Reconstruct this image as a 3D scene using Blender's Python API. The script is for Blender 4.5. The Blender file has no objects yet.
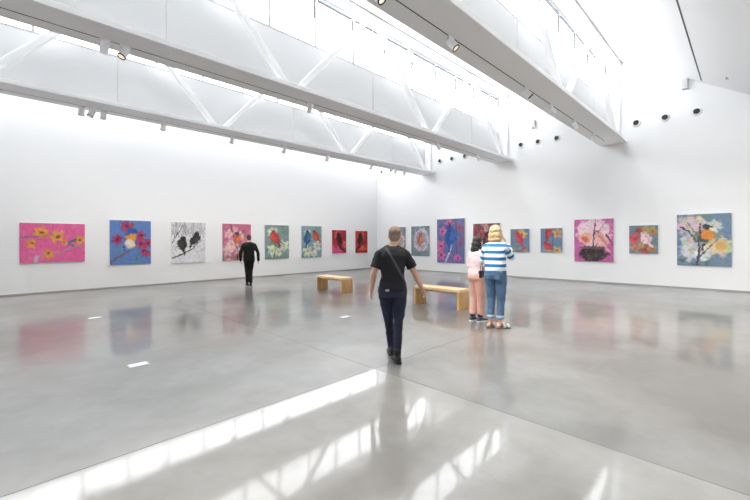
import bpy, bmesh, math, random
import numpy as np
from mathutils import Vector, Matrix, noise
from mathutils.bvhtree import BVHTree

random.seed(4)
sc = bpy.context.scene
C = sc.collection
PI = math.pi
PANE = 7.3

# ------------------------------------------------------------------ helpers
def lin(c):
    return tuple(x / 12.92 if x <= .04045 else ((x + .055) / 1.055) ** 2.4 for x in c)

def hexc(r, g, b):
    return lin((r / 255, g / 255, b / 255))

def mat(name, color, rough=.6, metal=0, bump=0, bscale=40, vary=0, vscale=8, emit=None, estr=0, spec=.5):
    m = bpy.data.materials.new(name)
    m.use_nodes = True
    nt = m.node_tree
    b = nt.nodes['Principled BSDF']
    b.inputs['Base Color'].default_value = (*color, 1)
    b.inputs['Roughness'].default_value = rough
    b.inputs['Metallic'].default_value = metal
    b.inputs['Specular IOR Level'].default_value = spec
    tc = nt.nodes.new('ShaderNodeTexCoord')
    if vary:
        n = nt.nodes.new('ShaderNodeTexNoise')
        n.inputs['Scale'].default_value = vscale
        n.inputs['Detail'].default_value = 5
        nt.links.new(tc.outputs['Object'], n.inputs['Vector'])
        mx = nt.nodes.new('ShaderNodeMix')
        mx.data_type = 'RGBA'
        mx.inputs[6].default_value = (*[x * (1 - vary) for x in color], 1)
        mx.inputs[7].default_value = (*[min(1, x * (1 + vary)) for x in color], 1)
        nt.links.new(n.outputs['Fac'], mx.inputs[0])
        nt.links.new(mx.outputs[2], b.inputs['Base Color'])
    if bump:
        n2 = nt.nodes.new('ShaderNodeTexNoise')
        n2.inputs['Scale'].default_value = bscale
        n2.inputs['Detail'].default_value = 4
        nt.links.new(tc.outputs['Object'], n2.inputs['Vector'])
        bp = nt.nodes.new('ShaderNodeBump')
        bp.inputs['Strength'].default_value = bump
        bp.inputs['Distance'].default_value = .02
        nt.links.new(n2.outputs['Fac'], bp.inputs['Height'])
        nt.links.new(bp.outputs['Normal'], b.inputs['Normal'])
    if emit:
        b.inputs['Emission Color'].default_value = (*emit, 1)
        b.inputs['Emission Strength'].default_value = estr
    return m

def obj(name, bm, m, parent=None, smooth=False, bevel=0):
    me = bpy.data.meshes.new(name)
    bmesh.ops.recalc_face_normals(bm, faces=bm.faces[:])
    bm.to_mesh(me)
    bm.free()
    me.materials.append(m)
    o = bpy.data.objects.new(name, me)
    C.objects.link(o)
    if smooth:
        for p in me.polygons:
            p.use_smooth = True
    if parent:
        o.parent = parent
    if bevel:
        md = o.modifiers.new('bevel', 'BEVEL')
        md.width = bevel
        md.segments = 2
        md.limit_method = 'ANGLE'
    return o

def thing(name, label, cat, loc=(0, 0, 0), rz=0, group=None):
    o = bpy.data.objects.new(name, None)
    o.empty_display_size = .1
    C.objects.link(o)
    o.location = loc
    o.rotation_euler = (0, 0, rz)
    return tag(o, label, cat, group)

def tag(o, label, cat, group=None):
    o['label'] = label
    o['category'] = cat
    if group:
        o['group'] = group
    return o

def struct(o):
    o['kind'] = 'structure'
    return o

def box(bm, x0, x1, y0, y1, z0, z1):
    v = [bm.verts.new((x, y, z)) for z in (z0, z1) for y in (y0, y1) for x in (x0, x1)]
    for f in ((0, 1, 3, 2), (4, 6, 7, 5), (0, 4, 5, 1), (2, 3, 7, 6), (0, 2, 6, 4), (1, 5, 7, 3)):
        bm.faces.new([v[i] for i in f])
    return bm

def prism_x(bm, poly, x0, x1):
    """polygon in (y, z) pushed along x"""
    a = [bm.verts.new((x0, y, z)) for y, z in poly]
    b = [bm.verts.new((x1, y, z)) for y, z in poly]
    n = len(poly)
    bm.faces.new(a)
    bm.faces.new(b[::-1])
    for i in range(n):
        bm.faces.new((a[i], b[i], b[(i + 1) % n], a[(i + 1) % n]))

def bar(bm, p, q, w, d, up=(0, 1, 0)):
    """square section bar from p to q"""
    p, q = Vector(p), Vector(q)
    t = (q - p).normalized()
    s = t.cross(Vector(up)).normalized()
    u = s.cross(t).normalized()
    v = []
    for c in (p, q):
        for a, b in ((-1, -1), (1, -1), (1, 1), (-1, 1)):
            v.append(bm.verts.new(c + s * a * w / 2 + u * b * d / 2))
    for f in ((0, 1, 2, 3), (7, 6, 5, 4), (0, 4, 5, 1), (1, 5, 6, 2), (2, 6, 7, 3), (3, 7, 4, 0)):
        bm.faces.new([v[i] for i in f])

def cyl(bm, p, q, r, seg=20, r2=None, cap=True):
    p, q = Vector(p), Vector(q)
    t = (q - p).normalized()
    s = t.orthogonal().normalized()
    u = t.cross(s)
    r2 = r if r2 is None else r2
    A = [bm.verts.new(p + (s * math.cos(a) + u * math.sin(a)) * r) for a in [2 * PI * i / seg for i in range(seg)]]
    B = [bm.verts.new(q + (s * math.cos(a) + u * math.sin(a)) * r2) for a in [2 * PI * i / seg for i in range(seg)]]
    for i in range(seg):
        j = (i + 1) % seg
        bm.faces.new((A[i], A[j], B[j], B[i]))
    if cap:
        bm.faces.new(A[::-1])
        bm.faces.new(B)
    return A, B

def ball(bm, c, r, sx=1, sy=1, sz=1, rot=None, u=16, v=10):
    M = Matrix.Translation(Vector(c)) @ (rot if rot else Matrix.Identity(4)) @ Matrix.Diagonal((sx * r, sy * r, sz * r, 1))
    bmesh.ops.create_uvsphere(bm, u_segments=u, v_segments=v, radius=1, matrix=M)

def tube(bm, pts, radii, seg=16):
    """limb: cones between joints with a ball at each joint"""
    for i in range(len(pts) - 1):
        cyl(bm, pts[i], pts[i + 1], radii[i], seg, radii[i + 1])
    for p, r in zip(pts, radii):
        ball(bm, p, r * 1.0)

def loft(bm, rings, seg=28, e=2.3):
    """horizontal rounded rings (cx, cy, cz, rx, ry) joined to a closed body"""
    R = []
    for cx, cy, cz, rx, ry in rings:
        ring = []
        for i in range(seg):
            a = 2 * PI * i / seg
            c, s = math.cos(a), math.sin(a)
            x = math.copysign(abs(c) ** (2 / e), c) * rx
            y = math.copysign(abs(s) ** (2 / e), s) * ry
            ring.append(bm.verts.new((cx + x, cy + y, cz)))
        R.append(ring)
    for a, b in zip(R, R[1:]):
        for i in range(seg):
            j = (i + 1) % seg
            bm.faces.new((a[i], a[j], b[j], b[i]))
    bm.faces.new(R[0][::-1])
    bm.faces.new(R[-1])

def remeshed(name, bm, m, parent, vox=.008, smooth=4, wrinkle=0, wscale=9, cut=None):
    """melt the shapes of bm into ONE continuous skin"""
    me = bpy.data.meshes.new(name + '_raw')
    bmesh.ops.recalc_face_normals(bm, faces=bm.faces[:])
    bm.to_mesh(me)
    bm.free()
    o = bpy.data.objects.new(name, me)
    C.objects.link(o)
    md = o.modifiers.new('r', 'REMESH')
    md.mode = 'VOXEL'
    md.voxel_size = vox
    if smooth:
        s = o.modifiers.new('s', 'SMOOTH')
        s.factor = .5
        s.iterations = smooth
    bpy.context.view_layer.update()
    dg = bpy.context.evaluated_depsgraph_get()
    new = bpy.data.meshes.new_from_object(o.evaluated_get(dg))
    o.modifiers.clear()
    o.data = new
    bpy.data.meshes.remove(me)
    new.name = name
    new.materials.clear()
    new.materials.append(m)
    if wrinkle:
        nrm = [v.normal.copy() for v in new.vertices]
        for v, n in zip(new.vertices, nrm):
            p = Vector((v.co.x * wscale, v.co.y * wscale, v.co.z * wscale * 1.6))
            q = noise.noise(p) + .6 * noise.noise(p * 2.1 + Vector((7, 3, 1)))
            v.co += n * q * wrinkle
    for p in new.polygons:
        p.use_smooth = True
    o.parent = parent
    return o

# ------------------------------------------------------------------ materials
WHITE = (.83, .83, .835)
M_wall = mat('white_wall_paint', WHITE, .75, bump=.03, bscale=60, spec=.3)
M_ceil = mat('white_ceiling_paint', (.78, .78, .785), .8, spec=.2)
M_steel = mat('white_painted_steel', (.9, .9, .9), .45, spec=.4)
M_slot = mat('dark_track_slot', (.035, .033, .033), .6)
M_grayslot = mat('grey_track_slot', (.33, .33, .33), .6)
M_gasket = mat('grey_gasket', (.06, .06, .06), .6)
M_frame = mat('pale_grey_window_frame', (.40, .41, .42), .5)
M_base = mat('grey_baseboard', (.36, .345, .335), .5)
M_spot = mat('white_lamp_housing', (.86, .86, .87), .4)
M_dark = mat('black_plastic', (.012, .012, .012), .5)
M_lensoff = mat('unlit_lens', (.45, .43, .40), .3)
M_lens = mat('lit_lens', (.9, .85, .7), .3, emit=(1, .88, .62), estr=.75)
M_plate = mat('brushed_cover_plate', (.86, .86, .86), .35)
M_edge = mat('canvas_side', (.7, .7, .7), .8)
M_upstand = mat('pale_grey_panel', (.62, .625, .63), .7)

def floor_material():
    m = bpy.data.materials.new('polished_concrete')
    m.use_nodes = True
    nt = m.node_tree
    N, Lk = nt.nodes.new, nt.links.new
    b = nt.nodes['Principled BSDF']
    tc = N('ShaderNodeTexCoord')
    def nz(scale, detail, seed, rough=.55):
        mp = N('ShaderNodeMapping')
        mp.inputs['Location'].default_value = (seed, seed * .7, seed * .3)
        Lk(tc.outputs['Object'], mp.inputs['Vector'])
        n = N('ShaderNodeTexNoise')
        n.inputs['Scale'].default_value = scale
        n.inputs['Detail'].default_value = detail
        n.inputs['Roughness'].default_value = rough
        Lk(mp.outputs['Vector'], n.inputs['Vector'])
        return n
    big = nz(.55, 6, 3.1)
    r1 = N('ShaderNodeValToRGB')
    r1.color_ramp.elements[0].position = .35
    r1.color_ramp.elements[1].position = .68
    r1.color_ramp.elements[0].color = (.142, .134, .127, 1)
    r1.color_ramp.elements[1].color = (.255, .251, .247, 1)
    Lk(big.outputs['Fac'], r1.inputs['Fac'])
    hue = nz(.3, 3, 9.4)
    r2 = N('ShaderNodeValToRGB')
    r2.color_ramp.elements[0].position = .4
    r2.color_ramp.elements[1].position = .62
    r2.color_ramp.elements[0].color = (1.0, .955, .90, 1)
    r2.color_ramp.elements[1].color = (.97, 1.0, 1.0, 1)
    Lk(hue.outputs['Fac'], r2.inputs['Fac'])
    mx = N('ShaderNodeMix')
    mx.data_type = 'RGBA'
    mx.blend_type = 'MULTIPLY'
    mx.inputs[0].default_value = 1
    Lk(r1.outputs['Color'], mx.inputs[6])
    Lk(r2.outputs['Color'], mx.inputs[7])
    fine = nz(5, 3, 1.7, .6)
    r3 = N('ShaderNodeMapRange')
    r3.inputs['From Min'].default_value = .3
    r3.inputs['From Max'].default_value = .7
    r3.inputs['To Min'].default_value = .95
    r3.inputs['To Max'].default_value = 1.05
    Lk(fine.outputs['Fac'], r3.inputs['Value'])
    mx2 = N('ShaderNodeMix')
    mx2.data_type = 'RGBA'
    mx2.blend_type = 'MULTIPLY'
    mx2.inputs[0].default_value = 1
    Lk(mx.outputs[2], mx2.inputs[6])
    Lk(r3.outputs['Result'], mx2.inputs[7])
    # reflected window haze painted as a paler slab in the angle of the joints
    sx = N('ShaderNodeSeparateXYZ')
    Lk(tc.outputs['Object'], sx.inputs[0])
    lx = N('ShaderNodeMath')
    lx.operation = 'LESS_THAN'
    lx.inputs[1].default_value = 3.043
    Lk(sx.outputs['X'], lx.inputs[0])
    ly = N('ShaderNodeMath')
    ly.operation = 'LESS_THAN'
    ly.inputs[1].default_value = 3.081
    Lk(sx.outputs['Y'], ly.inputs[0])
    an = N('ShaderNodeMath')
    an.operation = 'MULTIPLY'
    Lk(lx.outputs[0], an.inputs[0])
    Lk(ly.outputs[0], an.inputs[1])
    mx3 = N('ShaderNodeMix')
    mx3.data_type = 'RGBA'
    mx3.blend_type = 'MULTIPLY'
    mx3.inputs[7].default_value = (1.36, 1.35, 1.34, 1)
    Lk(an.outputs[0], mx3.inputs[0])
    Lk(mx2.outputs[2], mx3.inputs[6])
    Lk(mx3.outputs[2], b.inputs['Base Color'])
    rr = N('ShaderNodeMapRange')
    rr.inputs['From Min'].default_value = .3
    rr.inputs['From Max'].default_value = .7
    rr.inputs['To Min'].default_value = .055
    rr.inputs['To Max'].default_value = .08
    Lk(big.outputs['Fac'], rr.inputs['Value'])
    Lk(rr.outputs['Result'], b.inputs['Coat Roughness'])
    b.inputs['Roughness'].default_value = .33
    b.inputs['Coat Weight'].default_value = .66
    b.inputs['Specular IOR Level'].default_value = .25
    b.inputs['Coat IOR'].default_value = 1.5
    b.inputs['IOR'].default_value = 1.5
    return m

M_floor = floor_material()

# translucent insulated glazing glowing with the daylight behind it
M_glass = mat('daylit_white_glass', (.85, .87, .88), .25, emit=(.95, .98, 1), estr=PANE)

def wood_material(name, c0, c1, axis):
    m = bpy.data.materials.new(name)
    m.use_nodes = True
    nt = m.node_tree
    N, Lk = nt.nodes.new, nt.links.new
    b = nt.nodes['Principled BSDF']
    tc = N('ShaderNodeTexCoord')
    mp = N('ShaderNodeMapping')
    s = [14, 14, 14]
    s[axis] = .9
    mp.inputs['Scale'].default_value = s
    Lk(tc.outputs['Object'], mp.inputs['Vector'])
    n = N('ShaderNodeTexNoise')
    n.inputs['Scale'].default_value = 1.6
    n.inputs['Detail'].default_value = 6
    Lk(mp.outputs['Vector'], n.inputs['Vector'])
    r = N('ShaderNodeValToRGB')
    r.color_ramp.elements[0].position = .32
    r.color_ramp.elements[1].position = .68
    r.color_ramp.elements[0].color = (*c0, 1)
    r.color_ramp.elements[1].color = (*c1, 1)
    Lk(n.outputs['Fac'], r.inputs['Fac'])
    Lk(r.outputs['Color'], b.inputs['Base Color'])
    b.inputs['Roughness'].default_value = .45
    return m

# ------------------------------------------------------------------ room
XR, YL, XB, YN = 14.65, 14.58, -5.0, -4.9      # right wall, left wall, rear wall, near wall
SOFFIT, EYE = 4.72, 1.48
SILL, HEAD, TOP, SLOPE = 6.15, 7.36, 7.45, .645
NEAR = [2.84, 6.75, 10.62]                      # near edge of each truss soffit
ROWS = [-1.05] + NEAR
W = .80

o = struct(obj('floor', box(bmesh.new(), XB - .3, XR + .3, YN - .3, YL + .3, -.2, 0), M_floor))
# saw-cut joints in the slab: thin dark filler strips
bm = bmesh.new()
box(bm, XB, XR, 3.078, 3.084, -.002, .0008)
struct(obj('trim_1', bm, mat('joint_filler', (.09, .088, .085), .7)))
bm = bmesh.new()
box(bm, 3.04, 3.046, YN, YL, -.002, .0006)
struct(obj('trim_2', bm, bpy.data.materials['joint_filler']))

SILL_L = 5.62
struct(obj('wall_left', box(bmesh.new(), XB - .3, XR + .3, YL, YL + .3, 0, SILL_L), M_wall))
def gable():
    p = [(YN - .3, 0), (YN - .3, TOP - SLOPE * (ROWS[0] + .2 - YN) + .15)]
    for n, m in zip(ROWS, NEAR + [YL - .2]):
        p += [(n + .2, TOP + .2), (n + .79, TOP + .2), (n + .79, TOP - SLOPE * (m + .2 - n - .79) + .15)]
    return p + [(YL, TOP + .2), (YL + .3, TOP + .2), (YL + .3, 0)]
bm = bmesh.new()
prism_x(bm, gable(), XR, XR + .3)
struct(obj('wall_right', bm, M_wall))
bm = bmesh.new()
prism_x(bm, gable(), XB - .3, XB)
struct(obj('wall_rear', bm, M_wall))
struct(obj('wall_near', box(bmesh.new(), XB - .3, XR + .3, YN - .3, YN, 0, 5.0), M_wall))
struct(obj('baseboard_left', box(bmesh.new(), XB, XR, YL - .012, YL, 0, .042), M_base))
struct(obj('baseboard_right', box(bmesh.new(), XR - .012, XR, YN, YL - .012, 0, .042), M_base))

# sawtooth ceiling: level strip over the glazing, then falling towards the next truss
bm = bmesh.new()
tops = [(n + .2, n + .8) for n in ROWS] + [(YL, YL + .45)]
ends = [YN] + [n + W - .06 for n in ROWS]
for (a, b), e in zip(tops, ends):
    z = TOP - SLOPE * (a - e)
    prism_x(bm, [(b, TOP), (a, TOP), (e, z), (e, z + .3), (a, TOP + .35), (b, TOP + .35)], XB - .3, XR + .3)
struct(obj('ceiling', bm, M_ceil))

# upstand walls under each clerestory
for i, n in enumerate(ROWS):
    struct(obj('wall_clerestory_%d' % (i + 1), box(bmesh.new(), XB, XR, n + .62, n + .74, SOFFIT + .05, SILL), M_upstand))

# clerestory windows
MUL = [4.12 + 1.22 * k for k in range(-7, 9)]
def window(idx, y, z0, z1):
    bm = bmesh.new()
    box(bm, XB, XR, y - .04, y + .06, z0, z0 + .05)
    box(bm, XB, XR, y - .04, y + .06, z1 - .02, z1 + .09)
    box(bm, XB, XB + .06, y - .04, y + .06, z0 + .05, z1 - .02)
    box(bm, XR - .06, XR, y - .04, y + .06, z0 + .05, z1 - .02)
    for x in MUL:
        box(bm, x - .028, x + .028, y - .04, y + .06, z0 + .05, z1 - .02)
    f = struct(obj('window_%d' % idx, bm, M_frame))
    bm = bmesh.new()
    edges = [XB + .06] + [v for x in MUL for v in (x - .028, x + .028)] + [XR - .06]
    for a, b in zip(edges[::2], edges[1::2]):
        if b - a > .05:
            box(bm, a, b, y, y + .012, z0 + .05, z1 - .02)
    obj('glass', bm, M_glass, f)
    bm = bmesh.new()
    for a, b in zip(edges[::2], edges[1::2]):
        if b - a > .05:
            box(bm, a + .05, b - .05, y - .045, y, z1 - .055, z1 - .02)
            box(bm, b - .02, b, y - .045, y, z1 - .5, z1 - .055)
    obj('head_gasket', bm, M_gasket, f)
for i, n in enumerate(ROWS):
    window(i + 1, n + .66, SILL, HEAD)
window(5, YL + .1, SILL_L, HEAD)

# steel trusses carrying the clerestories
BOT = [14.35, 9.40, 4.45, -.50, -4.9]
TOPN = [11.88, 6.93, 1.97, -2.98]
M_rod = mat('grey_rod', (.55, .55, .56), .5)
def truss(n, label):
    t = thing('roof_truss', label, 'truss', (0, n, SOFFIT), 0, 'white steel roof trusses')
    bm = bmesh.new()
    box(bm, XB + .02, XR - .02, 0, W, 0, .10)
    obj('bottom_chord', bm, M_steel, t, bevel=.008)
    yc = .27
    zb, zt = .13, TOP - SOFFIT - .08
    bm = bmesh.new()
    box(bm, XB + .02, XR - .02, yc - .07, yc + .07, zt - .07, zt + .07)
    obj('top_chord', bm, M_steel, t, bevel=.01)
    for i, x in enumerate(BOT):
        for xt in TOPN:
            if abs(xt - x) < 2.6:
                s = 1 if xt > x else -1
                bm = bmesh.new()
                bar(bm, (x + s * .12, yc, zb - .03), (xt - s * .12, yc, zt - .05), .13, .13)
                obj('diagonal', bm, M_steel, t, bevel=.012)
    for xt in TOPN:
        bm = bmesh.new()
        cyl(bm, (xt, yc, .10), (xt, yc, zt - .06), .011, 10)
        cyl(bm, (xt, yc, .10), (xt, yc, .15), .035, 12)
        obj('hanger_rod', bm, M_rod, t)
    bm = bmesh.new()
    box(bm, XR - .17, XR - .03, yc - .07, yc + .07, .10, zt - .07)
    obj('end_post', bm, M_steel, t, bevel=.01)
    bm = bmesh.new()
    box(bm, XB + .5, 13.95, .492, .508, -.003, .01)
    obj('track_slot', bm, M_slot, t)
    return t
truss(NEAR[0], 'white roof truss with widest soffit, nearest overhead with the big spotlights')
truss(NEAR[1], 'middle white roof truss, its soffit ending above the walking person')
truss(NEAR[2], 'white roof truss farthest away, running closest to the left wall')
# the same truss once more behind the viewpoint: only its flat soffit closes the roof
struct(obj('trim_3', box(bmesh.new(), XB, XR, ROWS[0], ROWS[0] + W, SOFFIT, SOFFIT + .1), M_steel))

# recessed tracks in the near sloped ceiling
def ceil_track(y, w, m, label):
    z = TOP - SLOPE * (NEAR[0] + .2 - y)
    dy = w / 2
    bm = bmesh.new()
    prism_x(bm, [(y - dy, z - SLOPE * dy - .003), (y + dy, z + SLOPE * dy - .003), (y + dy, z + SLOPE * dy + .02), (y - dy, z - SLOPE * dy + .02)], XB + .4, 14.45)
    return tag(obj('ceiling_track', bm, m), label, 'lighting track')
ceil_track(2.07, .022, M_grayslot, 'pale grey track line high on the sloped ceiling, nearer the big truss')
ceil_track(.985, .032, M_slot, 'dark track line on the sloped ceiling, nearer the right edge')

# ------------------------------------------------------------------ spotlights
def make_spot(lit, r=.062, ln=.185):
    d = Vector((0, 0, -1))
    t = bpy.data.objects.new('spotlight', None)
    t.empty_display_size = .05
    C.objects.link(t)
    bm = bmesh.new()
    box(bm, -.075, .075, -.018, .018, -.03, .0)
    cyl(bm, (0, 0, -.03), (0, 0, -.055), .02, 12)
    obj('track_adapter', bm, M_spot, t)
    h = bpy.data.objects.new('lamp_housing', None)
    bm = bmesh.new()
    N = 28
    prof = [(0, 0), (r * .93, 0), (r, -.008), (r, -ln), (r * .9, -ln), (r * .86, -ln + .03), (0, -ln + .03)]
    rings = []
    for rr, z in prof:
        if rr == 0:
            rings.append([bm.verts.new((0, 0, z))])
        else:
            rings.append([bm.verts.new((rr * math.cos(2 * PI * i / N), rr * math.sin(2 * PI * i / N), z)) for i in range(N)])
    for a, b in zip(rings, rings[1:]):
        for i in range(N):
            j = (i + 1) % N
            if len(a) == 1:
                bm.faces.new((a[0], b[i], b[j]))
            elif len(b) == 1:
                bm.faces.new((a[i], a[j], b[0]))
            else:
                bm.faces.new((a[i], a[j], b[j], b[i]))
    hs = obj('lamp_housing', bm, M_spot, t, smooth=False)
    for p in hs.data.polygons:
        p.use_smooth = True
    hs.data.set_sharp_from_angle(angle=.7)
    bm = bmesh.new()
    ra, rb = (1.03, .80)
    rg = [[bm.verts.new((k * r * math.cos(2 * PI * i / N), k * r * math.sin(2 * PI * i / N), z)) for i in range(N)]
          for k, z in ((ra, -ln + .012), (ra, -ln - .004), (rb, -ln - .004), (rb, -ln + .012))]
    for q in range(4):
        A_, B_ = rg[q], rg[(q + 1) % 4]
        for i in range(N):
            j = (i + 1) % N
            bm.faces.new((A_[i], A_[j], B_[j], B_[i]))
    rim = obj('rim', bm, M_dark if lit else M_spot, hs)
    bm = bmesh.new()
    cyl(bm, (0, 0, -ln + .008), (0, 0, -ln + .02), r * .84, N)
    ln_o = obj('lens', bm, M_lens if lit else M_lensoff, hs)
    if lit:
        ln_o['label'] = 'glowing warm lens'
    return t

def place(t, x, y, aim):
    """hang a spot from the soffit slot, its housing turned along aim"""
    t.location = (x, y, SOFFIT - .003)
    d = Vector(aim).normalized()
    q = Vector((0, 0, -1)).rotation_difference(d)
    hs = [c for c in t.children if c.name.startswith('lamp_housing')][0]
    hs.rotation_mode = 'QUATERNION'
    hs.rotation_quaternion = q
    hs.location = Vector((0, 0, -.085)) - d * .05
    return t

def dup(root):
    r = root.copy()
    C.objects.link(r)
    for ch in list(root.children):
        c = ch.copy()
        C.objects.link(c)
        c.parent = r
        for g in ch.children:
            k = g.copy()
            C.objects.link(k)
            k.parent = c
    return r

spot_off, spot_on = make_spot(False), make_spot(True)
first = {False: True, True: True}
WASH, L_AIM, R_AIM = (0, .55, -.85), (0, .55, -.85), (.62, -.05, -.75)
SPOTS = [
    # x, y, lit, aim, label
    (1.29, NEAR[2] + .5, 1, WASH, 'white spotlight on the farthest truss, first of the three clustered at its left end'),
    (1.50, NEAR[2] + .5, 1, (-.35, .0, -.9), 'lit white spotlight with its glowing lens showing on the farthest truss'),
    (1.72, NEAR[2] + .5, 0, (.0, .5, -.85), 'white spotlight just beyond the glowing one on the farthest truss'),
    (3.04, NEAR[2] + .5, 1, WASH, 'lone white spotlight on the farthest truss above the black and white painting'),
    (4.93, NEAR[2] + .5, 1, WASH, 'white spotlight on the farthest truss above the man in black'),
    (6.74, NEAR[2] + .5, 1, WASH, 'white spotlight on the farthest truss above the single red bird painting'),
    (8.57, NEAR[2] + .5, 1, WASH, 'white spotlight on the farthest truss above the small red paintings'),
    (10.87, NEAR[2] + .5, 1, WASH, 'white spotlight on the farthest truss just left of the room corner'),
    (12.36, NEAR[2] + .5, 0, (0, .5, -.85), 'first of two close white spotlights at the far end of the farthest truss'),
    (12.95, NEAR[2] + .5, 0, (0, .3, -.9), 'last white spotlight at the far end of the farthest truss'),
    (1.14, NEAR[1] + .5, 0, (-.05, .35, -.9), 'unlit white spotlight beside the lit one on the middle truss'),
    (1.42, NEAR[1] + .5, 1, (-.45, -.15, -.85), 'lit white spotlight on the middle truss near its left end'),
    (5.09, NEAR[1] + .5, 0, (0, .5, -.85), 'white spotlight alone halfway along the middle truss'),
    (10.13, NEAR[1] + .5, 1, (.8, .0, -.6), 'white spotlight under the far half of the middle truss'),
    (12.69, NEAR[1] + .5, 0, R_AIM, 'white spotlight at the far end of the middle truss'),
    (3.36, NEAR[0] + .5, 1, (.25, -.55, -.8), 'lit spotlight cut by the top edge under the nearest truss'),
    (5.04, NEAR[0] + .5, 1, (.25, -.55, -.8), 'big lit spotlight alone under the nearest truss'),
    (7.87, NEAR[0] + .5, 1, (.35, -.55, -.72), 'lit spotlight farther along the nearest truss, first of four in a row'),
    (9.28, NEAR[0] + .5, 0, (.6, -.3, -.6), 'second of four white spotlights at the end of the nearest truss'),
    (10.94, NEAR[0] + .5, 0, (.6, -.2, -.65), 'third of four white spotlights at the end of the nearest truss'),
    (12.69, NEAR[0] + .5, 0, R_AIM, 'last white spotlight at the end of the nearest truss'),
]
for x, y, lit, aim, label in SPOTS:
    lit = bool(lit)
    src = spot_on if lit else spot_off
    t = src if first[lit] else dup(src)
    first[lit] = False
    place(t, x, y, aim)
    tag(t, label, 'spotlight', 'white track spotlights')
    if lit:
        # the lamp's own light, leaving the lens of its housing
        d = Vector(aim).normalized()
        sd = bpy.data.lights.new('spot_beam', 'SPOT')
        wall_washer = y > 9 and d.y > .2
        sd.energy = 650 if y < 4 else 95 if wall_washer else 170 if x > 9 else 90
        sd.color = (1, .93, .84)
        sd.spot_size = math.radians(130 if y < 4 else 92 if x > 9 and y < 9 else 115)
        sd.spot_blend = 1
        sd.shadow_soft_size = .05
        so = bpy.data.objects.new('spot_beam', sd)
        C.objects.link(so)
        so.location = Vector((x, y, SOFFIT - .088)) + d * .15
        so.rotation_mode = 'QUATERNION'
        so.rotation_quaternion = Vector((0, 0, -1)).rotation_difference(d)

# ------------------------------------------------------------------ fittings on the right wall and ceiling
def make_nozzle():
    t = bpy.data.objects.new('air_nozzle', None)
    t.empty_display_size = .05
    C.objects.link(t)
    N = 32
    prof = [(.125, 0), (.122, -.02), (.108, -.045), (.092, -.055), (.082, -.045), (.078, -.004)]
    bm = bmesh.new()
    rings = [[bm.verts.new((x, r * math.cos(2 * PI * i / N), r * math.sin(2 * PI * i / N))) for i in range(N)] for r, x in prof]
    for a, b in zip(rings, rings[1:]):
        for i in range(N):
            j = (i + 1) % N
            bm.faces.new((a[i], a[j], b[j], b[i]))
    obj('ring', bm, M_wall, t, smooth=True)
    bm = bmesh.new()
    cyl(bm, (-.03, 0, 0), (-.002, 0, 0), .081, N)
    obj('throat', bm, M_dark, t)
    return t
noz = make_nozzle()
NOZ = [(1.11, 'nearest the right edge of the right wall'), (1.86, 'middle of three at the right end of the wall'),
       (2.61, 'third of its three, right beside the nearest truss end'),
       (5.08, 'just left of the nearest truss end'), (5.77, 'middle of the three between nearest and middle truss'),
       (6.44, 'just right of the middle truss end'),
       (9.0, 'just left of the middle truss end'), (9.68, 'middle of the three between middle and farthest truss'),
       (10.35, 'just right of the farthest truss end'),
       (13.50, 'second from the room corner under the farthest truss'), (14.2, 'closest to the room corner')]
for i, (y, lab) in enumerate(NOZ):
    t = noz if i == 0 else dup(noz)
    t.location = (XR, y, 5.30 if y < 8 else 5.27)
    tag(t, 'round black air nozzle, ' + lab, 'air vent', 'round black air nozzles')

M_greybox = mat('light_grey_plastic', (.6, .6, .61), .5)
def wall_box(y, z, label):
    bm = bmesh.new()
    box(bm, -.10, 0, -.075, .075, -.16, .16)
    t = tag(obj('wall_speaker', bm, M_greybox, bevel=.012), label, 'speaker')
    t.location = (XR, y, z)
    bm = bmesh.new()
    box(bm, -.105, -.098, -.06, .06, -.14, .14)
    obj('grille', bm, mat('pale_grille', (.62, .62, .63), .7), t)
    return t
wall_box(1.37, 6.19, 'small white box speaker high on right wall above the rightmost nozzles')
wall_box(5.93, 6.01, 'small grey white box speaker high on right wall left of the nearest truss')
# box hung in the middle truss
t = thing('hanging_speaker', 'small white box speaker hanging inside the middle truss', 'speaker', (8.29, NEAR[1] + .14, 6.72))
obj('speaker_body', box(bmesh.new(), -.09, .09, -.08, .08, -.17, .17), M_greybox, t, bevel=.012)
bm = bmesh.new()
cyl(bm, (0, .04, .17), (0, .04, TOP - 6.72 - .1), .012, 10)
box(bm, -.03, .03, .0, .08, TOP - 6.72 - .17, TOP - 6.72 - .13)
obj('hanger', bm, M_spot, t)

def sprinkler(x, y, label, i):
    z = TOP - SLOPE * (NEAR[0] + .2 - y)
    t = thing('sprinkler', label, 'sprinkler', (x, y, z), 0, 'ceiling sprinklers')
    bm = bmesh.new()
    cyl(bm, (0, 0, .02), (0, 0, -.012), .055, 18)
    obj('escutcheon', bm, M_steel, t)
    bm = bmesh.new()
    cyl(bm, (0, 0, -.01), (0, 0, -.055), .016, 12)
    cyl(bm, (0, 0, -.055), (0, 0, -.06), .04, 14)
    obj('head', bm, mat('sprinkler_metal_%d' % i, (.42, .41, .40), .35, .6), t)
sprinkler(8.6, 1.42, 'small sprinkler on sloped ceiling between the two track lines, near the top edge', 0)
sprinkler(13.6, 2.62, 'small sprinkler on sloped ceiling beside the nearest window end', 1)
sprinkler(13.5, .42, 'small sprinkler on sloped ceiling right of the dark track', 2)

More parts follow.
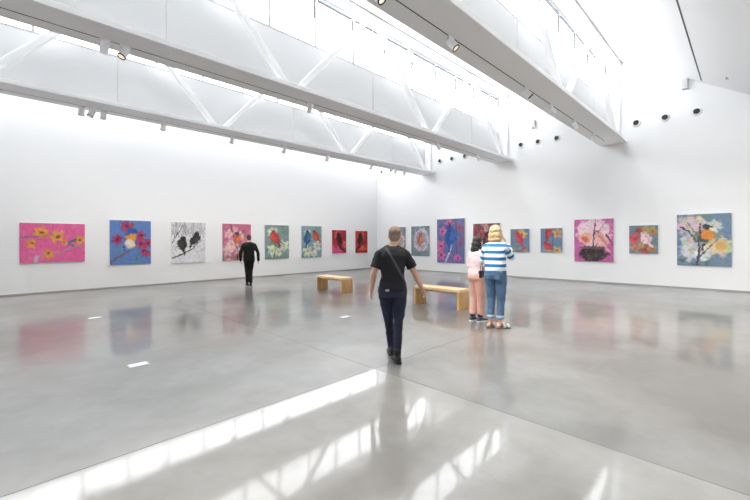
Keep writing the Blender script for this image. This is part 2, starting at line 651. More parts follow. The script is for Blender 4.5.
# cover plates in the floor
M_pl2 = mat('plate_edge', (.35, .35, .35), .4)
def plate(x, y, label):
    t = thing('floor_outlet', label, 'floor outlet', (x, y, 0), 0, 'floor outlet covers')
    bm = bmesh.new()
    box(bm, -.11, .11, -.075, .075, 0, .004)
    obj('plate_frame', bm, M_pl2, t)
    bm = bmesh.new()
    box(bm, -.10, .085, -.05, .065, .003, .009)
    obj('cover_plate', bm, M_plate, t, bevel=.002)
plate(1.14, 5.21, 'white floor outlet cover in the open floor before the left wall')
plate(4.72, 5.58, 'white floor outlet cover just left of the walking person')
plate(1.25, 9.06, 'faint floor outlet cover near the pink painting reflection')

# ------------------------------------------------------------------ benches
W_top = wood_material('pale_oak_top', hexc(226, 190, 140), hexc(240, 208, 160), 1)
W_leg = wood_material('oak_end_grain', hexc(196, 150, 96), hexc(218, 175, 120), 2)
def bench(x, y, label):
    t = thing('wooden_bench', label, 'bench', (x, y, 0), 0, 'oak gallery benches')
    obj('seat', box(bmesh.new(), -.2, .2, -.61, .61, .375, .435), W_top, t, bevel=.004)
    for s in (-1, 1):
        y0, y1 = (-.61, -.555) if s < 0 else (.555, .61)
        obj('end_panel', box(bmesh.new(), -.2, .2, y0, y1, 0, .375), W_leg, t, bevel=.003)
    obj('rail', box(bmesh.new(), -.05, .05, -.555, .555, .325, .375), W_leg, t)
bench(6.99, 8.78, 'pale oak bench on its own before the small red paintings')
bench(7.0, 4.95, 'pale oak bench between the walking person and the girl in pink')

# ------------------------------------------------------------------ paintings
class Art:
    def __init__(s, w, h, base, seed):
        s.n = 84
        s.w, s.h = w, h
        s.nx, s.ny = max(2, int(round(w * s.n))), max(2, int(round(h * s.n)))
        s.X, s.Y = np.meshgrid(np.linspace(0, w, s.nx + 1), np.linspace(0, h, s.ny + 1))
        s.rng = np.random.RandomState(seed)
        s.c = np.ones((*s.X.shape, 3)) * np.array(base) / 255.
    def rn(s, scale):
        g = s.rng.rand(int(s.h / scale) + 3, int(s.w / scale) + 3)
        fx, fy = s.X / scale, s.Y / scale
        ix, iy = fx.astype(int), fy.astype(int)
        tx, ty = fx - ix, fy - iy
        tx, ty = tx * tx * (3 - 2 * tx), ty * ty * (3 - 2 * ty)
        return (g[iy, ix] * (1 - tx) + g[iy, ix + 1] * tx) * (1 - ty) + (g[iy + 1, ix] * (1 - tx) + g[iy + 1, ix + 1] * tx) * ty
    def put(s, a, col):
        a = np.clip(a, 0, 1)[..., None]
        s.c = s.c * (1 - a) + a * np.array(col) / 255.
    def wash(s, col, scale, lo=.5, k=4, amt=.8, box_=None):
        n = s.rn(scale) * .65 + s.rn(scale * .4) * .35
        a = np.clip((n - lo) * k, 0, 1) * amt
        if box_:
            x0, x1, y0, y1 = box_
            f = lambda v, e: np.clip(v / e + .5, 0, 1)
            a = a * f(s.X / s.w - x0, .1) * f(x1 - s.X / s.w, .1) * f(s.Y / s.h - y0, .1) * f(y1 - s.Y / s.h, .1)
        s.put(a, col)
    def ell(s, x, y, rx, ry, rot, col, soft=.25, ragged=.25, amt=1):
        dx, dy = s.X - x * s.w, s.Y - y * s.h
        c, q = math.cos(rot), math.sin(rot)
        u, v = (dx * c + dy * q) / rx, (-dx * q + dy * c) / ry
        d = np.sqrt(u * u + v * v) + (s.rn(.07) - .5) * ragged
        s.put(np.clip((1 - d) / soft + .5, 0, 1) * amt, col)
    def line(s, pts, w0, col, w1=None, amt=1):
        w1 = w0 if w1 is None else w1
        P = [(x * s.w, y * s.h) for x, y in pts]
        n = len(P) - 1
        for i in range(n):
            (ax, ay), (bx, by) = P[i], P[i + 1]
            dx, dy = bx - ax, by - ay
            L2 = dx * dx + dy * dy + 1e-9
            t = np.clip(((s.X - ax) * dx + (s.Y - ay) * dy) / L2, 0, 1)
            d = np.hypot(s.X - ax - t * dx, s.Y - ay - t * dy)
            w = w0 + (w1 - w0) * (i + t) / n
            s.put(np.clip((w / 2 - d) / .008 + .5, 0, 1) * amt, col)
    def flower(s, x, y, r, n, col, mid, rot=0., shade=None):
        for k in range(n):
            a = rot + 2 * PI * k / n
            s.ell(x + math.cos(a) * r * .55 / s.w, y + math.sin(a) * r * .55 / s.h, r * .5, r * .3, a,
                  [max(0, min(255, q + s.rng.randint(-28, 22))) for q in col], .6, .8, .88)
            if shade:
                s.line([(x, y), (x + math.cos(a) * r * .8 / s.w, y + math.sin(a) * r * .8 / s.h)], .012, shade, .004, .6)
        s.ell(x, y, r * .28, r * .28, 0, mid, .5, .4)
    def bird(s, x, y, L, flip, lean, back, belly, head, tail=None, beak=(60, 50, 40), fat=.36):
        """plain perching bird, L long, lean = body angle above the level"""
        f = -1 if flip else 1
        c, q = math.cos(lean), math.sin(lean)
        P = lambda u, v: (x + f * (u * c - v * q) * L / s.w, y + (u * q + v * c) * L / s.h)
        rot = lean if f > 0 else PI - lean
        s.line([P(-.2, -.02), P(-.72, -.04)], L * .2, tail or back, L * .1)
        X, Y = P(0, 0)
        s.ell(X, Y, L * .42, L * fat * .75, rot, back, .2, .12)
        X, Y = P(.1, -.1)
        s.ell(X, Y, L * .28, L * fat * .52, rot, belly, .4, .2)
        X, Y = P(.38, .12)
        s.ell(X, Y, L * .19, L * .18, 0, head, .2, .1)
        s.line([P(.52, .12), P(.66, .06)], L * .09, beak, L * .02)
        s.line([P(.2, .1), P(-.45, .1)], L * .15, [v * .75 for v in back], L * .04, .7)
        X, Y = P(.43, .15)
        s.ell(X, Y, L * .03, L * .03, 0, (15, 12, 10), .4, 0)
        s.line([P(-.02, -.22), P(-.1, -.42)], L * .035, (60, 45, 40))
    def grit(s, amt=.07):
        # loose brushwork: drag the paint about, mute it a little
        wx = (s.rn(.09) - .5) * .05 + (s.rn(.035) - .5) * .035
        wy = (s.rn(.09) - .5) * .05 + (s.rn(.035) - .5) * .035
        ix = np.clip(np.rint((s.X + wx) / s.w * s.nx), 0, s.nx).astype(int)
        iy = np.clip(np.rint((s.Y + wy) / s.h * s.ny), 0, s.ny).astype(int)
        s.c = s.c[iy, ix]
        k = s.rn(.12)[..., None] * .5 + s.rn(.05)[..., None] * .5
        mean = s.c.mean((0, 1))
        s.c = s.c * (1 - .28 * k) + mean * .28 * k
        lum = s.c.mean(2, keepdims=True)
        s.c = s.c * .86 + lum * .14
        g = s.rn(.045) * .6 + s.rng.rand(*s.X.shape) * .4 - .5
        s.c = np.clip(s.c * (1 + g[..., None] * amt * 2.4), 0, 1)

M_art = bpy.data.materials.new('acrylic_on_canvas')
M_art.use_nodes = True
_nt = M_art.node_tree
_a = _nt.nodes.new('ShaderNodeVertexColor')
_a.layer_name = 'paint'
_nt.links.new(_a.outputs['Color'], _nt.nodes['Principled BSDF'].inputs['Base Color'])
_nt.nodes['Principled BSDF'].inputs['Roughness'].default_value = .55
_nt.nodes['Principled BSDF'].inputs['Specular IOR Level'].default_value = .3

def hang(art, wall, a, zc, label):
    """wall 'L': a = middle x on the left wall; 'R': a = middle y on the right wall"""
    art.grit()
    w, h, nx, ny = art.w, art.h, art.nx, art.ny
    D = .04
    xs, ys = np.linspace(-w / 2, w / 2, nx + 1), np.linspace(-h / 2, h / 2, ny + 1)
    verts = [(x, 0., y) for y in ys for x in xs]
    cols = art.c.reshape(-1, 3)
    cols = np.where(cols <= .04045, cols / 12.92, ((cols + .055) / 1.055) ** 2.4)
    r = nx + 1
    faces = [(j * r + i, j * r + i + 1, (j + 1) * r + i + 1, (j + 1) * r + i) for j in range(ny) for i in range(nx)]
    nf = len(faces)
    me = bpy.data.meshes.new('painting')
    me.from_pydata(verts, [], faces)
    at = me.color_attributes.new('paint', 'FLOAT_COLOR', 'POINT')
    at.data.foreach_set('color', np.hstack([cols, np.ones((len(cols), 1))]).astype(np.float32).ravel())
    me.materials.append(M_art)
    root = thing('hanging_painting', label, 'painting', (0, 0, 0), 0, 'canvases on the walls')
    f = bpy.data.objects.new('painted_canvas', me)
    C.objects.link(f)
    f.parent = root
    bm = bmesh.new()
    box(bm, -w / 2, w / 2, .001, D, -h / 2, h / 2)
    obj('stretcher', bm, M_edge, root)
    if wall == 'L':
        root.location = (a, YL - D - .006, zc)
    else:
        root.location = (XR - D - .006, a, zc)
        root.rotation_euler = (0, 0, -PI / 2)
    return root

# left wall, from the left
A = Art(1.47, 1.15, (226, 86, 150), 1)
A.wash((205, 70, 135), .4, .5, 3, .5)
A.wash((238, 120, 170), .3, .55, 3, .5)
A.line([(.0, .63), (.18, .66), (.36, .7)], .045, (120, 105, 125), .025)
A.line([(.22, .0), (.24, .15), (.4, .22), (.62, .27), (.82, .4), (1, .47)], .06, (150, 145, 170), .025)
A.line([(.22, .0), (.24, .15), (.3, .19)], .09, (205, 190, 200), .03, .8)
for x, y, r, t in ((.32, .76, .17, .3), (.17, .48, .13, .9), (.57, .66, .18, 0), (.42, .22, .14, .5), (.93, .57, .14, .2), (.66, .5, .08, .4)):
    A.flower(x, y, r, 6, (232, 172, 48), (150, 70, 40), t, (190, 110, 40))
A.bird(.78, .5, .26, False, .5, (85, 95, 160), (225, 140, 60), (85, 95, 165))
hang(A, 'L', 1.02, 1.48, 'wide pink painting with yellow blossoms, leftmost on the left wall')

A = Art(1.17, 1.46, (82, 128, 196), 2)
A.wash((70, 105, 180), .4, .5, 3, .5)
A.wash((90, 140, 130), .25, .5, 4, .6, (0, 1, -.1, .35))
A.line([(.0, .05), (.25, .2), (.48, .33)], .1, (105, 95, 130), .05)
A.line([(.6, .1), (.75, .3), (.72, .8)], .02, (60, 110, 80), .012)
for x, y, r in ((.4, .86, .2), (.17, .56, .18), (.73, .66, .17), (.74, .47, .2), (.93, .48, .16), (.88, .24, .13), (.82, .3, .12)):
    A.flower(x, y, r, 6, (186, 40, 88), (120, 20, 60), x * 9, (230, 90, 130))
A.line([(.36, .62), (.33, .3)], .07, (30, 70, 150), .03)
A.ell(.48, .55, .19, .28, .15, (40, 90, 175), .15)
A.ell(.53, .75, .14, .12, 0, (35, 85, 175), .2)
A.ell(.5, .6, .17, .16, 0, (236, 150, 42), .3)
A.ell(.48, .47, .16, .16, 0, (240, 222, 190), .4)
A.line([(.6, .74), (.7, .72)], .035, (40, 40, 60), .01)
hang(A, 'L', 2.975, 1.48, 'blue painting of a round orange breasted bird among crimson flowers')

A = Art(1.16, 1.48, (222, 222, 226), 3)
A.wash((190, 190, 198), .3, .5, 3, .6)
for k in range(26):
    x = k / 25
    A.line([(x, .68 + .05 * math.sin(k * 2.3)), (x + .03 * math.sin(k), 1)], .035, (90 + (k * 37) % 70,) * 3, .02, .7)
A.wash((235, 235, 238), .2, .45, 4, .5, (0, 1, .66, 1))
for k in range(14):
    x = (k * .37) % 1
    A.line([(x, .25 + (k % 5) * .08), (x + .25, .1 + (k % 7) * .08)], .012, (110, 110, 112), .006, .7)
A.line([(.0, .5), (.15, .7), (.35, .95)], .03, (60, 60, 62), .012)
A.line([(.0, .13), (.3, .22), (.6, .36), (.85, .55)], .065, (70, 68, 68), .02)
A.line([(.02, .15), (.3, .24), (.6, .38)], .02, (210, 210, 210), .01)
A.bird(.3, .46, .52, True, 1.35, (38, 28, 27), (44, 34, 32), (25, 22, 22), fat=.42)
A.bird(.68, .58, .5, False, .95, (28, 27, 27), (36, 34, 33), (20, 20, 20), fat=.36)
hang(A, 'L', 4.80, 1.46, 'black and white painting of two dark birds on a branch')

A = Art(1.18, 1.46, (196, 96, 128), 4)
A.wash((216, 120, 150), .3, .5, 4, .7)
A.wash((120, 100, 90), .22, .55, 5, .7)
A.wash((232, 214, 196), .26, .5, 5, .9, (.05, .75, .0, .9))
A.wash((96, 128, 84), .2, .5, 5, .8, (0, 1, -.1, .22))
A.line([(.52, 0), (.5, .3), (.38, .62), (.25, 1)], .055, (80, 60, 62), .04)
A.line([(.42, .55), (.8, .85)], .03, (110, 85, 85), .015)
for x, y, r in ((.2, .72, .18), (.3, .45, .2), (.55, .25, .17), (.2, .25, .2)):
    A.flower(x, y, r, 5, (234, 206, 196), (200, 140, 130), x * 7, (205, 150, 150))
A.bird(.5, .6, .46, False, 1.15, (225, 96, 58), (238, 120, 60), (70, 66, 96), fat=.46)
hang(A, 'L', 6.62, 1.47, 'dusky pink painting of an orange bird beside the man in black')

A = Art(1.17, 1.46, (118, 150, 150), 5)
A.wash((90, 120, 150), .3, .5, 4, .7)
A.wash((140, 160, 120), .25, .5, 4, .8)
A.wash((96, 130, 96), .2, .52, 5, .8, (0, 1, -.1, .5))
for x, y, r in ((.3, .78, .26), (.3, .25, .26), (.78, .38, .26), (.55, .2, .2)):
    A.flower(x, y, r, 6, (226, 226, 200), (190, 190, 110), x * 5, (170, 180, 140))
A.line([(.35, 0), (.42, .3), (.75, .45)], .04, (70, 90, 80), .02)
A.bird(.42, .62, .62, True, .95, (200, 48, 44), (214, 66, 52), (206, 44, 40), (120, 40, 44), fat=.44)
hang(A, 'L', 8.425, 1.47, 'pale green painting of one red bird on white flowers')

A = Art(1.13, 1.47, (120, 156, 160), 6)
A.wash((96, 128, 120), .3, .5, 4, .7)
A.wash((150, 160, 190), .25, .52, 4, .7)
A.wash((86, 116, 100), .2, .5, 5, .7, (0, 1, -.1, .35))
for x, y, r in ((.28, .78, .2), (.3, .2, .26), (.75, .36, .24), (.6, .12, .18)):
    A.flower(x, y, r, 6, (224, 224, 206), (190, 170, 130), x * 6, (170, 170, 150))
A.bird(.28, .62, .62, False, 1.3, (36, 86, 140), (50, 100, 155), (40, 80, 135), fat=.4)
A.bird(.72, .67, .55, True, .8, (196, 66, 50), (205, 84, 62), (180, 56, 46), fat=.46)
hang(A, 'L', 10.245, 1.47, 'painting of a blue bird and a red bird side by side')

A = Art(.91, 1.16, (186, 36, 50), 7)
A.wash((150, 20, 40), .3, .5, 4, .7, (.4, 1.1, .5, 1.1))
A.wash((222, 84, 140), .25, .35, 5, .9, (-.1, .7, -.1, .35))
A.flower(.35, .82, .22, 5, (228, 110, 84), (200, 60, 50), .3)
A.flower(.9, .38, .18, 5, (226, 120, 90), (200, 60, 50), .9)
A.line([(.05, 1), (.1, .6)], .06, (70, 16, 24), .04)
A.line([(.4, .42), (.6, .2), (1, .06)], .1, (50, 16, 22), .06)
A.bird(.5, .6, .6, True, 1.2, (34, 14, 20), (60, 18, 24), (40, 14, 20), fat=.36)
hang(A, 'L', 11.905, 1.465, 'small red painting of a dark bird, left one of the red pair')

A = Art(.87, 1.16, (206, 46, 44), 8)
A.wash((160, 24, 40), .3, .5, 4, .6)
A.wash((232, 110, 60), .25, .4, 5, .9, (.3, 1.1, -.1, .4))
A.wash((214, 60, 80), .25, .5, 5, .9, (-.1, .3, -.1, .5))
A.flower(.55, .8, .2, 5, (230, 110, 90), (190, 50, 44), .3)
A.line([(.92, 1), (.86, .4)], .05, (80, 16, 22), .05)
A.line([(0, .12), (.35, .28), (.8, .52)], .1, (46, 16, 20), .05)
A.bird(.38, .6, .6, False, 1.2, (32, 14, 18), (50, 18, 22), (36, 14, 18), fat=.36)
hang(A, 'L', 13.425, 1.445, 'small red painting of a dark bird, closest to the room corner')

# right wall, from the corner
A = Art(1.05, 1.46, (120, 130, 140), 9)
A.wash((150, 160, 165), .3, .5, 4, .6)
A.ell(.5, .5, .42, .55, 0, (226, 200, 214), .15)
A.ell(.5, .5, .34, .46, 0, (170, 150, 160), .2)
A.bird(.5, .5, .6, False, 1.0, (130, 90, 80), (200, 150, 130), (120, 80, 80))
hang(A, 'R', 13.0, 1.475, 'grey painting half hidden behind the walking person\'s head')

A = Art(1.14, 1.47, (112, 134, 142), 10)
A.wash((136, 156, 160), .3, .5, 4, .6)
A.wash((80, 104, 112), .25, .55, 4, .7)
A.ell(.56, .53, .46, .56, -.25, (226, 186, 208), .12)
A.ell(.56, .53, .38, .48, -.25, (150, 150, 170), .2)
A.wash((236, 216, 226), .2, .5, 5, .6, (.2, .9, .2, .9))
A.line([(.2, .1), (.4, .3), (.7, .5)], .04, (90, 80, 90), .02)
A.bird(.5, .55, .56, False, 1.2, (206, 110, 66), (222, 140, 96), (200, 96, 60), fat=.42)
hang(A, 'R', 11.53, 1.475, 'grey painting of an orange bird within a pale pink oval')

A = Art(1.49, 2.04, (92, 104, 158), 11)
A.wash((70, 92, 160), .35, .5, 4, .7)
A.wash((130, 110, 160), .3, .52, 4, .7)
A.wash((176, 48, 70), .25, .42, 5, .8, (.72, .98, .4, .85))
A.line([(.3, 0), (.5, .3), (.6, .5)], .09, (214, 200, 214), .04)
A.line([(.7, 1), (.72, 0)], .03, (90, 60, 90), .03)
for x, y, r in ((.45, .9, .24), (.22, .72, .22), (.14, .38, .26), (.16, .18, .26), (.75, .12, .2)):
    A.flower(x, y, r, 6, (222, 96, 156), (170, 30, 90), x * 7, (240, 170, 200))
A.bird(.5, .6, .95, False, 1.4, (34, 82, 164), (44, 100, 185), (30, 70, 150), fat=.42)
hang(A, 'R', 9.765, 1.475, 'tallest painting, blue bird with pink flowers on violet blue ground')

A = Art(1.26, 1.49, (96, 66, 70), 12)
A.wash((60, 44, 52), .25, .5, 4, .8)
A.wash((170, 60, 66), .22, .5, 5, .8)
A.wash((206, 160, 160), .2, .56, 5, .8)
A.flower(.3, .7, .2, 6, (190, 80, 86), (120, 40, 50), .4)
A.flower(.75, .35, .22, 6, (206, 150, 150), (140, 60, 60), .4)
A.bird(.5, .55, .6, False, 1.0, (50, 40, 50), (140, 60, 60), (40, 32, 40))
hang(A, 'R', 7.95, 1.47, 'dark maroon painting partly hidden behind the two standing women')

A = Art(.76, .92, (92, 124, 160), 13)
A.wash((110, 140, 160), .25, .5, 4, .6)
A.wash((170, 170, 100), .16, .5, 5, .8, (0, 1, -.1, .2))
A.flower(.62, .75, .2, 6, (220, 180, 80), (200, 60, 60), .3)
A.flower(.35, .8, .14, 6, (206, 60, 66), (170, 40, 50), .3)
A.flower(.7, .16, .12, 5, (200, 90, 110), (170, 40, 50), .3)
A.bird(.5, .55, .42, True, 1.1, (204, 44, 58), (214, 70, 70), (200, 50, 60), fat=.44)
hang(A, 'R', 6.495, 1.48, 'small square blue painting of one red bird, next to the striped sweater')

A = Art(.78, .91, (92, 124, 164), 14)
A.wash((110, 140, 166), .25, .5, 4, .6)
A.line([(.58, 0), (.58, 1)], .035, (50, 76, 120))
A.flower(.4, .84, .18, 6, (206, 60, 64), (170, 40, 50), .3)
A.flower(.78, .78, .18, 5, (222, 170, 100), (200, 70, 60), .3)
A.flower(.78, .08, .16, 6, (222, 196, 90), (200, 70, 60), .1)
A.wash((190, 170, 120), .16, .5, 5, .7, (0, .5, -.1, .15))
A.bird(.34, .72, .34, False, 1.3, (180, 44, 66), (206, 70, 70), (190, 44, 60))
A.bird(.36, .24, .36, True, .6, (206, 44, 54), (216, 70, 66), (200, 44, 56), fat=.46)
hang(A, 'R', 5.285, 1.48, 'small square blue painting with a dark vertical stem and red blooms')

A = Art(1.22, 1.49, (200, 84, 156), 15)
A.wash((214, 110, 170), .3, .5, 4, .5)
A.ell(.48, .68, .5, .48, 0, (240, 206, 222), .3, .5)
for x, y, r in ((.25, .76, .22), (.5, .9, .22), (.75, .8, .22), (.35, .6, .22)):
    A.flower(x, y, r, 6, (244, 222, 230), (235, 190, 200), x * 6, (220, 170, 195))
A.ell(.3, .55, .19, .2, 0, (246, 176, 140), .3)
A.ell(.29, .53, .1, .1, 0, (232, 96, 66), .5)
A.bird(.7, .5, .62, True, .95, (240, 168, 156), (246, 190, 176), (238, 160, 146), fat=.42)
A.line([(.82, .65), (.92, .5), (.98, .38)], .05, (60, 40, 60), .03)
A.ell(.5, .2, .46, .2, 0, (44, 38, 40), .15, .5)
A.ell(.5, .1, .32, .16, 0, (40, 36, 36), .2, .5)
A.wash((90, 84, 70), .09, .55, 6, .7, (.15, .85, .05, .32))
A.ell(.5, .33, .42, .05, 0, (90, 80, 76), .4, .6)
A.line([(.5, .36), (.53, .7), (.56, 1)], .045, (60, 36, 44), .03)
A.line([(.62, .68), (.86, 1)], .025, (100, 60, 76), .015)
hang(A, 'R', 3.87, 1.47, 'magenta painting of pink birds above a dark nest')

A = Art(.76, .91, (98, 128, 146), 16)
A.wash((120, 150, 160), .22, .5, 4, .6)
for x, y, r, c in ((.2, .52, .2, (226, 86, 80)), (.55, .82, .14, (214, 170, 60)), (.82, .8, .15, (206, 150, 60)), (.35, .84, .1, (170, 70, 40)), (.22, .2, .13, (220, 130, 90)), (.55, .16, .15, (196, 70, 50)), (.8, .2, .12, (200, 120, 60)), (.42, .3, .1, (224, 190, 80))):
    A.flower(x, y, r, 6, c, [v * .75 for v in c], x * 8)
A.bird(.6, .52, .42, True, .95, (238, 200, 206), (246, 216, 220), (236, 196, 200), fat=.46)
hang(A, 'R', 2.43, 1.49, 'small painting of a pale pink bird ringed by flowers')

A = Art(1.21, 1.53, (104, 132, 160), 17)
A.wash((84, 112, 170), .35, .5, 4, .7)
A.wash((116, 140, 110), .3, .5, 5, .8, (.3, 1.1, .3, 1.1))
A.wash((70, 100, 80), .12, .5, 6, .9, (-.1, .6, -.1, .18))
for x, y, r, c in ((.22, .78, .3, (226, 210, 196)), (.4, .85, .2, (222, 200, 190)), (.3, .3, .32, (214, 222, 220)), (.5, .25, .22, (222, 228, 226)), (.68, .76, .2, (220, 222, 206)), (.2, .5, .18, (208, 200, 200))):
    A.flower(x, y, r, 7, c, (190, 180, 150), x * 6, (196, 186, 180))
A.flower(.8, .38, .3, 7, (232, 214, 150), (214, 150, 66), .5, (206, 170, 110))
A.ell(.82, .4, .14, .13, 0, (226, 166, 84), .5, .6)
A.line([(.38, 0), (.42, .35), (.44, .8)], .06, (66, 56, 66), .03)
A.line([(.08, .76), (.25, .64), (.42, .46)], .045, (60, 52, 62), .03)
A.line([(.22, .84), (.4, .58)], .022, (96, 80, 84), .02)
A.line([(.42, .18), (.62, .36), (.8, .55)], .03, (74, 70, 80), .012)
A.line([(.5, .42), (.47, .3)], .06, (70, 56, 60), .05)
A.ell(.55, .58, .15, .19, -.3, (84, 74, 72), .2)
A.ell(.57, .6, .15, .16, -.3, (236, 132, 34), .25)
A.ell(.56, .75, .085, .08, 0, (58, 52, 56), .2)
A.line([(.6, .76), (.68, .74)], .03, (80, 66, 50), .01)
hang(A, 'R', .975, 1.47, 'large painting of an orange breasted bird in white blossom, rightmost on the right wall')

# ------------------------------------------------------------------ people
SKIN = mat('skin', hexc(205, 160, 138), .55, vary=.06, vscale=20)
SKIN2 = mat('pale_skin', hexc(222, 178, 158), .55, vary=.05, vscale=20)
EYE_W = mat('eye', (.75, .74, .72), .2)

def hand(bm, wrist, d, palm_n, thumb, s=1.0, curl=.45):
    """palm, four unequal bent fingers and a thumb leaving the side of the palm"""
    d, n, t = Vector(d).normalized(), Vector(palm_n).normalized(), Vector(thumb).normalized()
    w = Vector(wrist)
    R = Matrix((t, n, d)).transposed().to_4x4()
    ball(bm, w + d * .045 * s, 1, .040 * s, .017 * s, .055 * s, R)
    for i, (off, ln) in enumerate(((.030, .070), (.010, .080), (-.011, .074), (-.031, .058))):
        p = w + d * .082 * s + t * off * s
        a = 0
        pts = [w + d * .05 * s + t * off * .8 * s, p]
        dd = (d + t * off * 2.2).normalized()
        for k, f in enumerate((.45, .32, .23)):
            a += curl * (.5 + .35 * k)
            p = p + (dd * math.cos(a) + n * math.sin(a)) * ln * f * s
            pts.append(p)
        tube(bm, pts, [.0095 * s, .0092 * s, .0088 * s, .008 * s, .0065 * s], 8)
    p0 = w + d * .025 * s + t * .026 * s
    p1 = w + d * .052 * s + t * .054 * s + n * .012 * s
    p2 = p1 + (d * .85 + t * .35 + n * .3).normalized() * .03 * s
    p3 = p2 + (d * .95 + n * .4).normalized() * .024 * s
    tube(bm, [p0, p1, p2, p3], [.014 * s, .0115 * s, .010 * s, .0075 * s], 8)

def head(bm, c, s, R, neck_base):
    """skull, jaw, nose, lips, ears on a neck; R turns the head (local +y = face)"""
    P = lambda x, y, z: Vector(c) + (R @ Vector((x * s, y * s, z * s)))
    R4 = R.to_4x4()
    ball(bm, P(0, -.012, .025), s, .074, .094, .088, R4, 24, 16)
    ball(bm, P(0, .015, -.035), s, .060, .072, .075, R4, 20, 14)
    ball(bm, P(0, .055, -.085), s, .032, .028, .026, R4)
    ball(bm, P(0, .078, .028), s, .045, .016, .02, R4)
    tube(bm, [P(0, .084, .018), P(0, .105, -.022)], [.010 * s, .014 * s], 8)
    ball(bm, P(0, .082, -.055), s, .024, .012, .009, R4)
    for q in (-1, 1):
        ball(bm, P(q * .077, -.008, -.005), s, .009, .02, .033, R4)
        ball(bm, P(q * .045, .06, -.02), s, .022, .02, .022, R4)
    tube(bm, [Vector(neck_base), P(0, -.02, -.06)], [.058 * s, .052 * s], 16)

def eyes(root, c, s, R):
    for q in (-1, 1):
        bm = bmesh.new()
        p = Vector(c) + (R @ Vector((q * .031 * s, .083 * s, .008 * s)))
        ball(bm, p, .0105 * s, u=10, v=8)
        obj('eye', bm, EYE_W, root, smooth=True)
        bm = bmesh.new()
        p = Vector(c) + (R @ Vector((q * .031 * s, .0905 * s, .008 * s)))
        ball(bm, p, .0055 * s, u=8, v=6)
        obj('iris', bm, M_dark, root, smooth=True)

def torso_rings(s, grow=0, fem=0, z0=.80, z1=1.44, belly=0, lean=0):
    base = [(.80, .150, .105), (.86, .168, .122), (.93, .170, .125), (1.0, .150, .112), (1.06, .140, .105), (1.14, .147, .108),
            (1.22, .160, .115), (1.30, .168, .117), (1.345, .148, .104), (1.385, .105, .085), (1.43, .066, .062)]
    if fem:
        base = [(z, rx * (1.03 if z < 1.0 else .94), ry * (1.03 if z < 1 else .95)) for z, rx, ry in base]
    out = []
    for z, rx, ry in base:
        if z0 - 1e-6 <= z <= z1 + 1e-6:
            out.append((0, belly + lean * (z - .9) * s, z * s, (rx + grow) * s, (ry + grow) * s))
    return out

def shoe_bm(bm, ankle, yaw, s=1.0, pitch=0, ln=.265, w=.046):
    """shoe with the ankle above its heel; yaw turns the toe, pitch lifts the heel"""
    R = Matrix.Rotation(yaw, 3, 'Z') @ Matrix.Rotation(-pitch, 3, 'X')
    a = Vector(ankle)
    def ring(y, z0, z1, hw):
        out = []
        for i in range(14):
            t = 2 * PI * i / 14
            out.append(a + R @ Vector((math.cos(t) * hw * s, y * s, ((z0 + z1) / 2 + math.sin(t) * (z1 - z0) / 2) * s)))
        return out
    H = .085
    secs = [(-.075, -H, -.03, .022), (-.06, -H, -.0, .034), (-.02, -H, .025, .04), (.03, -H, .015, .04), (.08, -H, -.02, w * .93), (.13, -H, -.035, w), (.165, -H, -.045, w * .85), (.19, -H, -.06, w * .45)]
    V = [[bm.verts.new(p) for p in ring(*q)] for q in secs]
    for A_, B_ in zip(V, V[1:]):
        for i in range(14):
            j = (i + 1) % 14
            bm.faces.new((A_[i], A_[j], B_[j], B_[i]))
    bm.faces.new(V[0][::-1])
    bm.faces.new(V[-1])

def sole_bm(bm, ankle, yaw, s=1.0, pitch=0, th=.022, w=.05):
    R = Matrix.Rotation(yaw, 3, 'Z') @ Matrix.Rotation(-pitch, 3, 'X')
    a = Vector(ankle)
    out = [(-.085, .02), (-.07, .036), (-.02, .041), (.05, .043), (.12, w), (.165, w * .85), (.195, w * .45), (.202, .008)]
    pts = [(x, y) for y, x in out] + [(-x, y) for y, x in out[::-1]]
    lo = [bm.verts.new(a + R @ Vector((x * s, y * s, -.09 * s))) for x, y in pts]
    hi = [bm.verts.new(a + R @ Vector((x * s, y * s, (-.09 + th) * s))) for x, y in pts]
    n = len(pts)
    bm.faces.new(lo[::-1])
    bm.faces.new(hi)
    for i in range(n):
        j = (i + 1) % n
        bm.faces.new((lo[i], lo[j], hi[j], hi[i]))

def legs(bm, hips, knees, ankles, r, s):
    for h_, k, a in zip(hips, knees, ankles):
        h_, k, a = Vector(h_), Vector(k), Vector(a)
        m1 = h_.lerp(k, .45)
        m2 = k.lerp(a, .35)
        tube(bm, [h_, m1, k, m2, a], [x * s for x in r], 18)

I3 = Matrix.Identity(3)

